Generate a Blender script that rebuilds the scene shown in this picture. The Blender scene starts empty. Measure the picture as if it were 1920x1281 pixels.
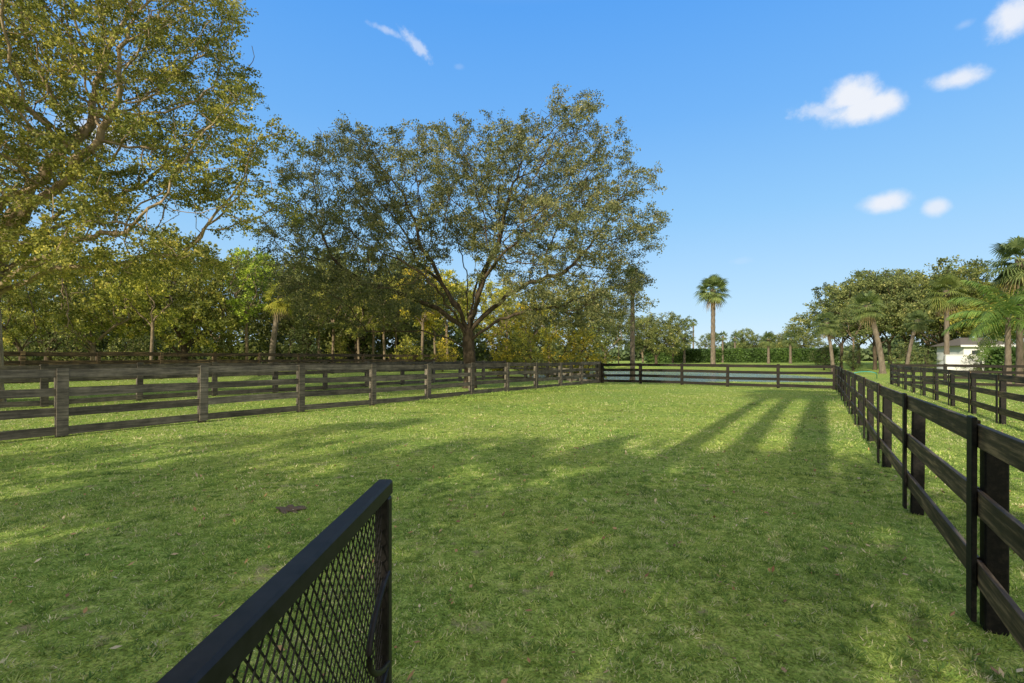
import bpy, bmesh, math, random
import numpy as np
from mathutils import Vector, Matrix
random.seed(7); RNG=np.random.default_rng(7)
C=bpy.context.scene.collection
F=930.0; HZ=672.0; H=1.6
R=math.radians
# ---------------------------------------------------------------- terrain
def sstep(a,b,x):
    t=np.clip((x-a)/(b-a),0,1); return t*t*(3-2*t)
PX,PY,PA,PB=15.5,55.0,13.5,20.0
def gz(x,y):
    x=np.asarray(x,float); y=np.asarray(y,float)
    s=(-9.13+.668*(y-10.05)-x)*.832
    z=.5*sstep(9.5,16,s)+.6*sstep(76,92,y)*(1-sstep(9.5,16,s))
    z=z+.012*np.sin(x*1.3+.4)*np.cos(y*1.1)+.018*np.sin(x*.45+1)*np.sin(y*.38)
    a=np.arctan2((y-PY)/PB,(x-PX)/PA)
    rr=np.hypot((x-PX)/PA,(y-PY)/PB)+.05*np.sin(3*a+1)+.03*np.sin(7*a)
    w=1-sstep(.99,1.1,rr)
    z=z*(1-w)-.75*w
    w2=(1-sstep(1.0,1.5,rr))*sstep(33,37,y)
    return z-.12*w2
def G(x,y): return float(gz(x,y))
def at(px,Y): return ((px-960)/F*Y, Y)
def hgt(ytop,Y,X=None):
    z=H+(HZ-ytop)*Y/F
    return z
# ---------------------------------------------------------------- mesh helpers
def mesh_np(name,V,Fc,k,mat,tint=None,smooth=False):
    me=bpy.data.meshes.new(name)
    V=np.ascontiguousarray(V,dtype=np.float32).reshape(-1,3); Fc=np.ascontiguousarray(Fc,dtype=np.int32).reshape(-1,k)
    me.vertices.add(len(V)); me.vertices.foreach_set('co',V.ravel())
    me.loops.add(Fc.size); me.loops.foreach_set('vertex_index',Fc.ravel())
    me.polygons.add(len(Fc)); me.polygons.foreach_set('loop_start',np.arange(0,Fc.size,k,dtype=np.int32))
    me.update(calc_edges=True)
    if tint is not None:
        a=me.attributes.new('tint','FLOAT','FACE'); a.data.foreach_set('value',np.asarray(tint,dtype=np.float32))
    me.polygons.foreach_set('use_smooth',np.full(len(Fc),smooth))
    me.materials.append(mat); me.update()
    return me
def link(name,me,parent=None,loc=(0,0,0),rz=0):
    o=bpy.data.objects.new(name,me); C.objects.link(o)
    o.location=loc; o.rotation_euler=(0,0,rz)
    if parent: o.parent=parent
    return o
def tag(o,label=None,cat=None,group=None,kind=None):
    if label:o['label']=label
    if cat:o['category']=cat
    if group:o['group']=group
    if kind:o['kind']=kind
    return o
def empty(name,loc,rz=0,sc=1):
    o=bpy.data.objects.new(name,None); C.objects.link(o); o.location=loc; o.rotation_euler=(0,0,rz)
    o.scale=(sc,sc,sc) if not isinstance(sc,tuple) else sc
    o.empty_display_size=.2
    return o
def boxes(name,lst,mat,bev=0):
    bm=bmesh.new()
    for (cx,cy,cz,sx,sy,sz) in lst:
        bmesh.ops.create_cube(bm,size=1,matrix=Matrix.Translation((cx,cy,cz))@Matrix.Diagonal((sx,sy,sz,1)))
    if bev: bmesh.ops.bevel(bm,geom=bm.edges[:],offset=bev,segments=1,affect='EDGES')
    me=bpy.data.meshes.new(name); bm.to_mesh(me); bm.free(); me.materials.append(mat); return me
def norm(v): 
    return v/np.maximum(np.linalg.norm(v,axis=-1,keepdims=True),1e-9)
def tube(pts,rad,sides=8,cap=True):
    pts=np.array(pts,float); n=len(pts); rad=np.broadcast_to(np.array(rad,float),(n,))
    d=norm(np.gradient(pts,axis=0)); ref=np.array([0,0,1.]) if abs(d[:,2]).mean()<.8 else np.array([1.,0,0])
    u=norm(np.cross(d,ref)); v=np.cross(d,u)
    a=np.linspace(0,2*np.pi,sides,endpoint=False)
    V=pts[:,None]+rad[:,None,None]*(np.cos(a)[None,:,None]*u[:,None]+np.sin(a)[None,:,None]*v[:,None])
    fs=[]
    for i in range(n-1):
        for j in range(sides):
            j2=(j+1)%sides; fs.append((i*sides+j,i*sides+j2,(i+1)*sides+j2,(i+1)*sides+j))
    return V.reshape(-1,3),np.array(fs)
# ---------------------------------------------------------------- materials
def nm(name):
    m=bpy.data.materials.new(name); m.use_nodes=True; nt=m.node_tree
    return m,nt,nt.nodes,nt.links,nt.nodes['Principled BSDF']
def ramp(N,stops):
    r=N.new('ShaderNodeValToRGB'); e=r.color_ramp.elements
    e[0].position,e[0].color=stops[0][0],(*stops[0][1],1); e[1].position,e[1].color=stops[-1][0],(*stops[-1][1],1)
    for p,c in stops[1:-1]:
        x=e.new(p); x.color=(*c,1)
    return r
def noise(N,L,scale,detail=4,rough=.6,vec=None):
    n=N.new('ShaderNodeTexNoise'); n.inputs['Scale'].default_value=scale; n.inputs['Detail'].default_value=detail; n.inputs['Roughness'].default_value=rough
    if vec: L.new(vec,n.inputs['Vector'])
    return n
def mixc(N,L,a,b,f,mode='MIX'):
    m=N.new('ShaderNodeMix'); m.data_type='RGBA'; m.blend_type=mode
    for s,v in ((m.inputs[0],f),(m.inputs[6],a),(m.inputs[7],b)):
        if hasattr(v,'links') or hasattr(v,'is_linked'): L.new(v,s)
        elif isinstance(v,(int,float)): s.default_value=v
        else: s.default_value=(*v,1)
    return m.outputs[2]
def leaf_mat(name,stops,trans=.35,clump=.6,rough=.55):
    m,nt,N,L,P=nm(name)
    at_=N.new('ShaderNodeAttribute'); at_.attribute_name='tint'
    r=ramp(N,stops); L.new(at_.outputs['Fac'],r.inputs[0])
    oi=N.new('ShaderNodeObjectInfo')
    c=mixc(N,L,r.outputs[0],oi.outputs['Color'],1.0,'MULTIPLY')
    tc=N.new('ShaderNodeTexCoord')
    n=noise(N,L,clump,3,.6,tc.outputs['Object'])
    r2=ramp(N,[(.3,(.6,.63,.65)),(.7,(1.3,1.22,1.1))]); L.new(n.outputs[0],r2.inputs[0])
    c=mixc(N,L,c,r2.outputs[0],1.0,'MULTIPLY')
    P.inputs['Roughness'].default_value=rough; P.inputs['Specular IOR Level'].default_value=.3
    L.new(c,P.inputs['Base Color'])
    t=N.new('ShaderNodeBsdfTranslucent'); L.new(c,t.inputs[0])
    ms=N.new('ShaderNodeMixShader'); ms.inputs[0].default_value=trans
    L.new(P.outputs[0],ms.inputs[1]); L.new(t.outputs[0],ms.inputs[2])
    L.new(ms.outputs[0],N['Material Output'].inputs[0])
    return m
OAK=leaf_mat('oak_leaves',[(0,(.065,.09,.038)),(.4,(.155,.185,.068)),(.75,(.29,.30,.11)),(1,(.47,.42,.19))],.3)
PALM=leaf_mat('palm_fronds',[(0,(.08,.13,.045)),(.6,(.18,.24,.085)),(1,(.34,.36,.14))],.25)
DEAD=leaf_mat('dry_fronds',[(0,(.2,.14,.07)),(1,(.42,.32,.17))],.2)
GRASS=leaf_mat('grass_blades',[(0,(.14,.25,.055)),(.38,(.35,.50,.105)),(.72,(.58,.66,.21)),(1,(.95,.84,.56))],.35,.5,.8)
HEDGE=leaf_mat('hedge_leaves',[(0,(.04,.085,.02)),(1,(.115,.20,.045))],.2,.4)
LEAFLIT=leaf_mat('fallen_leaf',[(0,(.22,.11,.05)),(.6,(.45,.27,.12)),(1,(.7,.62,.42))],.1)
def bark_mat(name,c0,c1,sc=6):
    m,nt,N,L,P=nm(name); tc=N.new('ShaderNodeTexCoord'); mp=N.new('ShaderNodeMapping'); mp.inputs['Scale'].default_value=(1,1,.35); L.new(tc.outputs['Object'],mp.inputs[0])
    n=noise(N,L,sc,6,.7,mp.outputs[0]); r=ramp(N,[(.3,c0),(.7,c1)]); L.new(n.outputs[0],r.inputs[0]); L.new(r.outputs[0],P.inputs['Base Color'])
    P.inputs['Roughness'].default_value=.9; P.inputs['Specular IOR Level'].default_value=.2
    b=N.new('ShaderNodeBump'); b.inputs['Strength'].default_value=.8; b.inputs['Distance'].default_value=.03; L.new(n.outputs[0],b.inputs['Height']); L.new(b.outputs[0],P.inputs['Normal'])
    return m
BARK=bark_mat('oak_bark',(.035,.026,.018),(.135,.10,.065)); BARK2=bark_mat('grey_bark',(.10,.075,.05),(.32,.24,.16),8)
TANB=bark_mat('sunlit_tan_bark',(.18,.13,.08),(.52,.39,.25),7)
PBARK=bark_mat('palm_bark',(.09,.07,.05),(.26,.21,.16),5)
def wood_mat(name,c0,c1,c2,rough,grain=14,weather=1.3):
    m,nt,N,L,P=nm(name); tc=N.new('ShaderNodeTexCoord'); oi=N.new('ShaderNodeObjectInfo')
    ml=N.new('ShaderNodeMath'); ml.operation='MULTIPLY'; ml.inputs[1].default_value=57; L.new(oi.outputs['Random'],ml.inputs[0])
    ad=N.new('ShaderNodeVectorMath'); ad.operation='ADD'; L.new(tc.outputs['Object'],ad.inputs[0]); L.new(ml.outputs[0],ad.inputs[1])
    mp=N.new('ShaderNodeMapping'); mp.inputs['Scale'].default_value=(.7,grain,grain) ; L.new(ad.outputs[0],mp.inputs[0])
    n=noise(N,L,2.2,7,.7,mp.outputs[0]); r=ramp(N,[(.28,c0),(.5,c1),(.75,c2)]); L.new(n.outputs[0],r.inputs[0])
    n2=noise(N,L,weather,5,.7,ad.outputs[0]); r2=ramp(N,[(.3,(.5,.51,.53)),(.7,(1.35,1.3,1.22))]); L.new(n2.outputs[0],r2.inputs[0])
    c=mixc(N,L,r.outputs[0],r2.outputs[0],1.0,'MULTIPLY')
    r3=ramp(N,[(0,(.72,.72,.72)),(1,(1.25,1.25,1.25))]); L.new(oi.outputs['Random'],r3.inputs[0])
    c=mixc(N,L,c,r3.outputs[0],1.0,'MULTIPLY')
    L.new(c,P.inputs['Base Color']); P.inputs['Roughness'].default_value=rough; P.inputs['Specular IOR Level'].default_value=.2
    b=N.new('ShaderNodeBump'); b.inputs['Strength'].default_value=.5; b.inputs['Distance'].default_value=.006; L.new(n.outputs[0],b.inputs['Height']); L.new(b.outputs[0],P.inputs['Normal'])
    return m
WOOD_L=wood_mat('weathered_wood',(.05,.045,.038),(.14,.124,.10),(.29,.255,.205),.9,12,2.2)
WOOD_R=wood_mat('sun_sheen_boards',(.014,.011,.009),(.085,.060,.036),(.50,.34,.18),.6,14,2.0)  # black boards; sun sheen on the rails is put into the brown grain
WOOD_B=wood_mat('black_boards',(.006,.005,.005),(.016,.013,.010),(.06,.045,.03),.6)
POSTB=wood_mat('black_post_paint',(.005,.005,.005),(.012,.011,.010),(.04,.033,.025),.6)
def flat(name,c,rough=.6,metal=0,var=.15,sc=20,spec=.5):
    m,nt,N,L,P=nm(name); tc=N.new('ShaderNodeTexCoord'); n=noise(N,L,sc,4,.6,tc.outputs['Object'])
    r=ramp(N,[(.3,tuple(v*(1-var) for v in c)),(.7,tuple(v*(1+var) for v in c))]); L.new(n.outputs[0],r.inputs[0]); L.new(r.outputs[0],P.inputs['Base Color'])
    P.inputs['Roughness'].default_value=rough; P.inputs['Metallic'].default_value=metal; P.inputs['Specular IOR Level'].default_value=spec
    return m
METAL=flat('black_powder_coat',(.016,.014,.013),.42,0,.4,45,.22)
WHITE=flat('white_render',(.75,.74,.72),.8); ROOF=flat('dark_roof',(.13,.115,.10),.8); GLASSD=flat('dark_glass',(.03,.035,.04),.15)
TEAL=flat('teal_hose',(.05,.35,.3),.5); DIRT=flat('dirt',(.12,.085,.055),.95)
# ground
def ground_mat():
    m,nt,N,L,P=nm('grass_ground'); g=N.new('ShaderNodeNewGeometry'); p=g.outputs['Position']
    n1=noise(N,L,9,8,.75,p); r1=ramp(N,[(.3,(.08,.11,.03)),(.48,(.26,.37,.08)),(.62,(.46,.54,.16)),(.8,(.74,.62,.38))]); L.new(n1.outputs[0],r1.inputs[0])
    n2=noise(N,L,.35,5,.6,p); r2=ramp(N,[(.35,(.88,.96,.85)),(.65,(1.25,1.12,.95))]); L.new(n2.outputs[0],r2.inputs[0])
    c=mixc(N,L,r1.outputs[0],r2.outputs[0],1.0,'MULTIPLY')
    n3=noise(N,L,60,3,.6,p); r3=ramp(N,[(.3,(.45,.45,.45)),(.7,(1.5,1.5,1.5))]); L.new(n3.outputs[0],r3.inputs[0])
    c=mixc(N,L,c,r3.outputs[0],1.0,'MULTIPLY')
    n4=noise(N,L,2.3,7,.7,p); r4=ramp(N,[(.58,(0,0,0)),(.70,(1,1,1))]); L.new(n4.outputs[0],r4.inputs[0])
    c=mixc(N,L,c,(.40,.33,.19),r4.outputs[0])
    L.new(c,P.inputs['Base Color']); P.inputs['Roughness'].default_value=1; P.inputs['Specular IOR Level'].default_value=.03
    ad=N.new('ShaderNodeMath'); L.new(n1.outputs[0],ad.inputs[0]); L.new(n3.outputs[0],ad.inputs[1])
    b=N.new('ShaderNodeBump'); b.inputs['Strength'].default_value=.8; b.inputs['Distance'].default_value=.06; L.new(ad.outputs[0],b.inputs['Height']); L.new(b.outputs[0],P.inputs['Normal'])
    return m
GROUND=ground_mat()
def grid_ground():
    n=460; t=np.linspace(-1,1,n); k=6.0
    xs=np.sinh(t*k)/np.sinh(k)*1800+8; ys=np.sinh(t*k)/np.sinh(k)*1800+25
    X,Y=np.meshgrid(xs,ys); Z=gz(X,Y)
    V=np.stack([X,Y,Z],-1).reshape(-1,3)
    i,j=np.meshgrid(np.arange(n-1),np.arange(n-1)); a=(j*n+i).ravel()
    Fc=np.stack([a,a+1,a+n+1,a+n],-1)
    return mesh_np('ground',V,Fc,4,GROUND,smooth=True)
tag(link('ground',grid_ground()),'short green paddock grass ground running to the horizon','ground',kind='structure')
# water
m,nt,N,L,P=nm('pond_water'); P.inputs['Base Color'].default_value=(.13,.17,.18,1); P.inputs['Roughness'].default_value=.08; P.inputs['IOR'].default_value=1.4
g=N.new('ShaderNodeNewGeometry'); n=noise(N,L,2.5,4,.6,g.outputs['Position']); b=N.new('ShaderNodeBump'); b.inputs['Strength'].default_value=1; b.inputs['Distance'].default_value=.16
L.new(n.outputs[0],b.inputs['Height']); L.new(b.outputs[0],P.inputs['Normal']); WATER=m
a=np.linspace(0,2*np.pi,64,endpoint=False)
V=np.concatenate([[[PX,PY,0]],np.stack([PX+PA*1.16*np.cos(a),PY+PB*1.16*np.sin(a),0*a],-1)])
Fc=np.array([(0,1+i,1+(i+1)%64) for i in range(64)])
V[:,2]=-.19
tag(link('water',mesh_np('water',V,Fc,3,WATER)),'still pond water behind the far paddock fence','water',kind='structure')
# ---------------------------------------------------------------- grass
def tri_blades(P,D,side,l,w,tint,name,mat):
    n=len(P); V=np.empty((n,3,3)); V[:,0]=P-side*w[:,None]; V[:,1]=P+side*w[:,None]; V[:,2]=P+D*l[:,None]
    return mesh_np(name,V.reshape(-1,3),np.arange(n*3).reshape(-1,3),3,mat,tint)
def worn(x,y): return np.sin(x*1.6+1.5*np.sin(y*1.1+.5))*np.sin(y*1.9+1.2*np.sin(x*.8))
def patch(n,y0,y1,l0,w0,xw=1.12):
    u=RNG.random(n); y=np.sqrt(y0*y0+u*(y1*y1-y0*y0)); x=(RNG.random(n)*2-1)*(xw*y+.6)
    m_=worn(x,y)
    m2=np.sin(x*13+3*np.sin(y*7))*np.sin(y*15+2*np.sin(x*9))
    keep=RNG.random(n)<(.54+.27*m_+.34*m2)
    x=x[keep];y=y[keep];n=len(x); m2=m2[keep]; m_=m_[keep]
    P=np.stack([x,y,gz(x,y)-.004],-1)
    lean=RNG.normal(0,1.1,(n,2)); D=norm(np.stack([lean[:,0],lean[:,1],np.ones(n)],-1))
    a=RNG.random(n)*2*np.pi; s=np.stack([np.cos(a),np.sin(a),0*a],-1)
    l=l0*(.4+1.1*RNG.random(n))*(1+.4*m2); w=w0*(.6+.8*RNG.random(n))
    cl=.43-.17*m_+.12*np.sin(x*.9+1.3*np.sin(y*.7))
    tint=np.clip(cl+RNG.normal(0,.3,n),0,1)
    tint=np.where(RNG.random(n)<.09,1,tint)
    return P,D,s,l,w,tint
def clumps(nc,y0,y1,nb,l0,w0,rad):
    u=RNG.random(nc); y=np.sqrt(y0*y0+u*(y1*y1-y0*y0)); x=(RNG.random(nc)*2-1)*(1.12*y+.6); sz=.5+RNG.random(nc)
    cx=np.repeat(x,nb); cy=np.repeat(y,nb); S=np.repeat(sz,nb); n=nc*nb; a=RNG.random(n)*6.283; r=RNG.random(n)**.5*rad*S
    P=np.stack([cx+r*np.cos(a),cy+r*np.sin(a),0*a],-1); P[:,2]=gz(P[:,0],P[:,1])-.003
    k=1.2*r/(rad*S)+.4; D=norm(np.stack([np.cos(a)*k,np.sin(a)*k,np.ones(n)],-1)+RNG.normal(0,.3,(n,3)))
    b=RNG.random(n)*6.283; s=np.stack([np.cos(b),np.sin(b),0*b],-1)
    return P,D,s,l0*S*(.5+.8*RNG.random(n)),w0*(.6+.8*RNG.random(n)),np.clip(np.repeat(RNG.normal(.3,.26,nc),nb)+RNG.normal(0,.14,n),0,.95)
ps=[patch(300000,1.9,6,.026,.0036),patch(240000,6,14,.034,.006),patch(140000,14,34,.045,.011),clumps(3600,1.9,7,30,.034,.0055,.045),clumps(4200,7,18,14,.058,.009,.08)]
args=[np.concatenate([p[i] for p in ps]) for i in range(6)]
tag(link('grass',tri_blades(*args,'grass',GRASS)),'short mown grass blades across the paddock','grass',kind='stuff')
# lush weeds beside the left fence
n=26000; t=RNG.random(n)*11+8; s=np.abs(RNG.normal(0,1.0,n))+.2
cx=-9.13+.668*t; cy=10.05+t; x=cx+.832*s*1.0; y=cy-.555*s
q=.4+.6*np.sin(t*2.2)*np.sin(s*3+t); keep=RNG.random(n)<q; x=x[keep];y=y[keep];n=len(x)
P_=np.stack([x,y,gz(x,y)+RNG.random(n)*.08],-1); D_=norm(RNG.normal(0,1,(n,3))*[1,1,.4]+[0,0,.3])
a=RNG.random(n)*6.28; S_=np.stack([np.cos(a),np.sin(a),0*a],-1)
wm=tri_blades(P_,D_,S_,.06*(.6+RNG.random(n)),.018*(.6+RNG.random(n)),np.clip(RNG.normal(.35,.2,n),0,.8),'weeds',GRASS)
wo=tag(link('weeds',wm),'leafy green weeds along the foot of the left board fence','weeds',kind='stuff'); wo.color=(.95,.95,.9,1)
# fallen leaves
n=8500; u=RNG.random(n); y=np.sqrt(4+u*(20*20-4)); x=(RNG.random(n)*2-1)*y*1.05
V=np.empty((n,4,3)); a=RNG.random(n)*6.28; l=.007+.024*RNG.random(n)**2; z=gz(x,y)+.024
d=np.stack([np.cos(a),np.sin(a),RNG.normal(0,.4,n)],-1); s=np.stack([-np.sin(a),np.cos(a),RNG.normal(0,.3,n)],-1); p=np.stack([x,y,z],-1)
V[:,0]=p-d*l[:,None];V[:,1]=p+s*l[:,None]*.5;V[:,2]=p+d*l[:,None];V[:,3]=p-s*l[:,None]*.5
tag(link('fallen_leaves',mesh_np('fallen_leaves',V.reshape(-1,3),np.arange(n*4).reshape(-1,4),4,LEAFLIT,RNG.random(n))),'small brown fallen leaves scattered in the grass','leaves',kind='stuff')
# dirt clod
bm=bmesh.new(); bmesh.ops.create_icosphere(bm,subdivisions=4,radius=1)
for v in bm.verts:
    k=1+.3*math.sin(v.co.x*7+v.co.y*5)+.25*math.sin(v.co.z*9+v.co.x*11); v.co=Vector((v.co.x*.13*k,v.co.y*.10*k,max(v.co.z,-.2)*.035*k))
me=bpy.data.meshes.new('clod'); bm.to_mesh(me); bm.free(); me.materials.append(DIRT)
tag(link('dirt_clod',me,loc=(-2.35,5.25,G(-2.35,5.25)-.004)),'small dark clod of dirt lying in the shaded lawn','dirt')
# ---------------------------------------------------------------- trees
def lobes_pts(lobes,n,shell=.5,rng=RNG):
    vol=np.array([l[3]*l[4]*l[5] for l in lobes])**.8; pr=vol/vol.sum(); idx=rng.choice(len(lobes),n,p=pr)
    d=norm(rng.normal(0,1,(n,3))); r=rng.random(n)**shell
    Lb=np.array(lobes); return Lb[idx,:3]+d*(r**(1/1.5))[:,None]*Lb[idx,3:6]
def colonize(att,nodes,parent,D,kill,rng,maxit=170):
    Pn=[np.array(p,float) for p in nodes]; par=list(parent); att=np.array(att)
    A=np.array(Pn); d=np.linalg.norm(att[:,None]-A[None],axis=2); near=d.argmin(1); nd=d.min(1)
    for it in range(maxit):
        if len(att)<5: break
        A=np.array(Pn); v=norm(att-A[near]); S=np.zeros((len(A),3)); np.add.at(S,near,v)
        ids=np.unique(near); dr=norm(norm(S[ids])+rng.normal(0,.2,(len(ids),3))); new=A[ids]+D*dr
        dm=np.linalg.norm(new[:,None]-A[None],axis=2).min(1); ok=dm>.5*D
        bad=set(ids[~ok].tolist())
        k0=len(Pn)
        for i,pn in zip(ids[ok],new[ok]): Pn.append(pn); par.append(int(i))
        if bad:
            kb=np.array([n_ in bad for n_ in near]) & (rng.random(len(near))<.5)
            att=att[~kb];near=near[~kb];nd=nd[~kb]
        if ok.any() and len(att):
            dn=np.linalg.norm(att[:,None]-new[ok][None],axis=2); j=dn.argmin(1); m_=dn[np.arange(len(att)),j]; b_=m_<nd
            near=np.where(b_,k0+j,near); nd=np.where(b_,m_,nd)
        kp=nd>kill; att=att[kp];near=near[kp];nd=nd[kp]
    return np.array(Pn),np.array(par)
def skeleton_meshes(Pn,par,rroot,split,mat,expo=1.95,flare=1.35):
    n=len(Pn); cnt=np.zeros(n); r=np.zeros(n); tips=np.ones(n,bool); tips[par[par>=0]]=False
    r[tips]=1; cnt[tips]=1; main=np.full(n,-1); acc=np.zeros(n); best=np.zeros(n)
    for i in range(n-1,-1,-1):
        if not tips[i]: r[i]=acc[i]**(1/expo)
        p=par[i]
        if p>=0:
            acc[p]+=r[i]**expo; cnt[p]+=cnt[i]
            if r[i]>best[p]: best[p]=r[i]; main[p]=i
    r=r*(rroot/r[0]); r=np.maximum(r,.007)
    zf=Pn[:,2]; r=r*np.where(zf<.6,1+(flare-1)*(1-np.clip(zf/.6,0,1))**2,1)
    dirs=np.zeros((n,3)); e=np.arange(1,n); dirs[e]=norm(Pn[e]-Pn[par[e]]); dirs[0]=[0,0,1]
    rd=dirs.copy(); ok=main>=0; rd[ok]=norm(dirs[ok]+dirs[main[ok]])
    def rings(c,d,rr,s):
        ref=np.array([.31,.17,.93])[None]*np.ones((len(d),1))
        u=norm(np.cross(d,ref)); v=np.cross(d,u); a=np.linspace(0,2*np.pi,s,endpoint=False)
        return c[:,None]+rr[:,None,None]*(np.cos(a)[None,:,None]*u[:,None]+np.sin(a)[None,:,None]*v[:,None])
    out=[]
    intr=np.zeros(n,bool); i=0
    while True:
        intr[i]=True
        ch=np.where(par==i)[0]
        if len(ch)!=1 or Pn[i][2]>split: break
        i=ch[0]
    for sel in ('trunk','branches'):
        ee=e[intr[e]] if sel=='trunk' else e[~intr[e]]
        s=10 if sel=='trunk' else 6
        if len(ee)==0: out.append(None); continue
        p=par[ee]; ism=main[p]==ee
        d0=np.where(ism[:,None],rd[p],dirs[ee]); r0=np.where(ism,r[p],np.minimum(r[ee]*1.25,r[p]))
        R0=rings(Pn[p],d0,r0,s); R1=rings(Pn[ee],rd[ee],r[ee],s)
        V=np.concatenate([R0,R1],1).reshape(-1,3); k=np.arange(len(ee))[:,None]*2*s; j=np.arange(s); j2=(j+1)%s
        Fc=np.stack([k+j,k+j2,k+s+j2,k+s+j],-1).reshape(-1,4)
        out.append(mesh_np(sel,V,Fc,4,mat,smooth=True))
    return out,r,cnt,dirs
def leaf_quads(P,D,l,w,tint,mat,rng,name='crown'):
    n=len(P); s=norm(np.cross(D,rng.normal(0,1,(n,3)))); V=np.empty((n,4,3))
    V[:,0]=P; mid=P+D*(l*.5)[:,None]; V[:,1]=mid+s*w[:,None]; V[:,2]=P+D*l[:,None]; V[:,3]=mid-s*w[:,None]
    return mesh_np(name,V.reshape(-1,3),np.arange(n*4).reshape(-1,4),4,mat,tint)
def foliage(Pn,dirs,cnt,r,maxc,nspray,nleaf,slen,leaf,mat,rng,ctr,droop=-.25,lw=.3,gap=-.5,spread=.16,flat_=.7):
    q=Pn; nz=np.sin(q[:,0]*1.5+1.3*np.sin(q[:,1]*1.1+ctr[2]))*np.sin(q[:,2]*2.3+1.1*np.sin(q[:,0]*.8+1)+.8*np.sin(q[:,1]*.9))
    idx=np.where((cnt<=maxc)&(np.arange(len(Pn))>3)&(nz>gap))[0]
    idx=np.repeat(idx,nspray); n=len(idx)
    out=norm(Pn[idx]-ctr)
    sd=dirs[idx]*.5+out*.35+rng.normal(0,.75,(n,3)); sd[:,2]*=flat_; sd=norm(sd); ln=slen*(.5+rng.random(n)*.9)
    base=Pn[idx]+rng.normal(0,.08,(n,3)); st=rng.normal(0,.14,n)+.14*nz[idx]
    t=rng.random((n,nleaf))**.8
    sp=rng.normal(0,slen*spread,(n,nleaf,3)); sp[...,2]*=flat_
    Pp=base[:,None]+sd[:,None]*(t*ln[:,None])[...,None]+sp; Pp[...,2]+=droop*t*t*ln[:,None]
    Dd=norm(sd[:,None]*.5+rng.normal(0,.8,(n,nleaf,3)))
    tint=np.clip(.42+st[:,None]+rng.normal(0,.16,(n,nleaf)),0,1)
    Pp=Pp.reshape(-1,3); Dd=Dd.reshape(-1,3); m_=len(Pp); l=leaf*(.6+.8*rng.random(m_))
    return leaf_quads(Pp,Dd,l,l*lw,tint.ravel(),mat,rng)
def seed_limbs(fork,limbs,lean=(0,0),step=.4,wob=.16,rng=RNG):
    nodes=[];par=[]
    nn=max(2,int(fork/step))
    for i in range(nn+1):
        t=i/nn; nodes.append((lean[0]*t+.05*math.sin(t*5),lean[1]*t,-.25+(fork+.25)*t)); par.append(i-1)
    f=len(nodes)-1
    for (az,el0,el1,ln,back) in limbs:
        p=np.array(nodes[max(1,f-back)]); pi=max(1,f-back); k=int(ln/step)
        for j in range(k):
            el=R(el0+(el1-el0)*j/max(1,k-1)); aa=R(az)+rng.normal(0,.14)
            p=p+step*np.array([math.cos(el)*math.cos(aa),math.cos(el)*math.sin(aa),math.sin(el)])+rng.normal(0,wob*step,3)
            nodes.append(tuple(p)); par.append(pi); pi=len(nodes)-1
    return nodes,par
def make_tree(lobes,fork,limbs,natt,D,kill,rroot,seed,leafargs,bark=BARK,lmat=OAK,shell=.5,lean=(0,0),lw=.3,droop=-.25,gap=-.5,spread=.16,flat_=.7):
    rng=np.random.default_rng(seed)
    nodes,par=seed_limbs(fork,limbs,lean,D*1.1,rng=rng)
    Pn,pr=colonize(lobes_pts(lobes,natt,shell,rng),nodes,par,D,kill,rng)
    (tm,bm_),r,cnt,dirs=skeleton_meshes(Pn,pr,rroot,fork+1,bark)
    ctr=np.array([0,0,np.mean([l[2] for l in lobes])-2])
    cm=foliage(Pn,dirs,cnt,r,*leafargs,lmat,rng,ctr,droop,lw,gap,spread,flat_)
    return tm,bm_,cm
def place(T,name,loc,label,cat='tree',group=None,rz=0,sc=1,color=(1,1,1)):
    e=empty(name,loc,rz,sc); tag(e,label,cat,group)
    for nm_,me in zip(('trunk','branches','crown'),T):
        if me is None: continue
        o=link(nm_,me,e)
        if nm_=='crown': o.color=(*color,1)
    return e
# the big oak in the middle
lob=[(-5.4,0,9.7,3.9,4.2,3.1),(-6.2,.5,12.2,1.4,2,1.3),(-1.5,0,9.4,4.2,5,3.0),(-.5,0,12.0,2.0,2.5,1.0),(2,.5,9.8,3.8,4.8,3.2),(2.4,0,12.4,1.6,2,1.2),(5.0,0,10.8,3.1,3.8,3.4),(4.9,0,13.2,1.5,2,1.7),(7.6,0,8.8,2.3,2.8,2.6),(-8.1,0,7.8,2.3,2.6,2.1),(-4.5,-.5,6.7,3.8,4.8,1.9),(4,-1,6.7,4.4,4.8,2.2),(6.8,.5,5.4,2.5,2.6,2.2),(-7.2,0,5.4,2.8,2.8,1.7),
(-6.5,-1,4.3,2.6,2.6,1.3),(-3.8,-2.8,4.5,2.4,2,1.0),(3.6,-3,4.4,2.4,2,1.2),(6.2,-1,3.9,2.4,2.6,1.5),(-3.5,2,4.6,2.4,3,1.0),(4.5,2,4.2,2.6,3,1.2)]
limbs=[(180,44,10,6.5,0),(150,60,35,5.5,0),(100,62,45,5,1),(15,48,18,6,0),(-10,30,-2,5.5,1),(60,66,45,5,0),(-60,60,35,5,0),(-120,52,30,5,1),(-165,26,-2,5.5,2),(30,80,62,6,0),(205,70,50,5,0)]
ox,oy=at(880,26.6)
T=make_tree(lob,2.7,limbs,6200,.34,.54,.30,11,(3,4,28,.46,.076),shell=.6,lw=.37,gap=-.45,spread=.16,flat_=.65)
place(T,'oak_tree',(ox,oy,G(ox,oy)),'large spreading oak with a forked dark trunk behind the left board fence',sc=1.09,color=(1.1,1.05,1.15))
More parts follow.
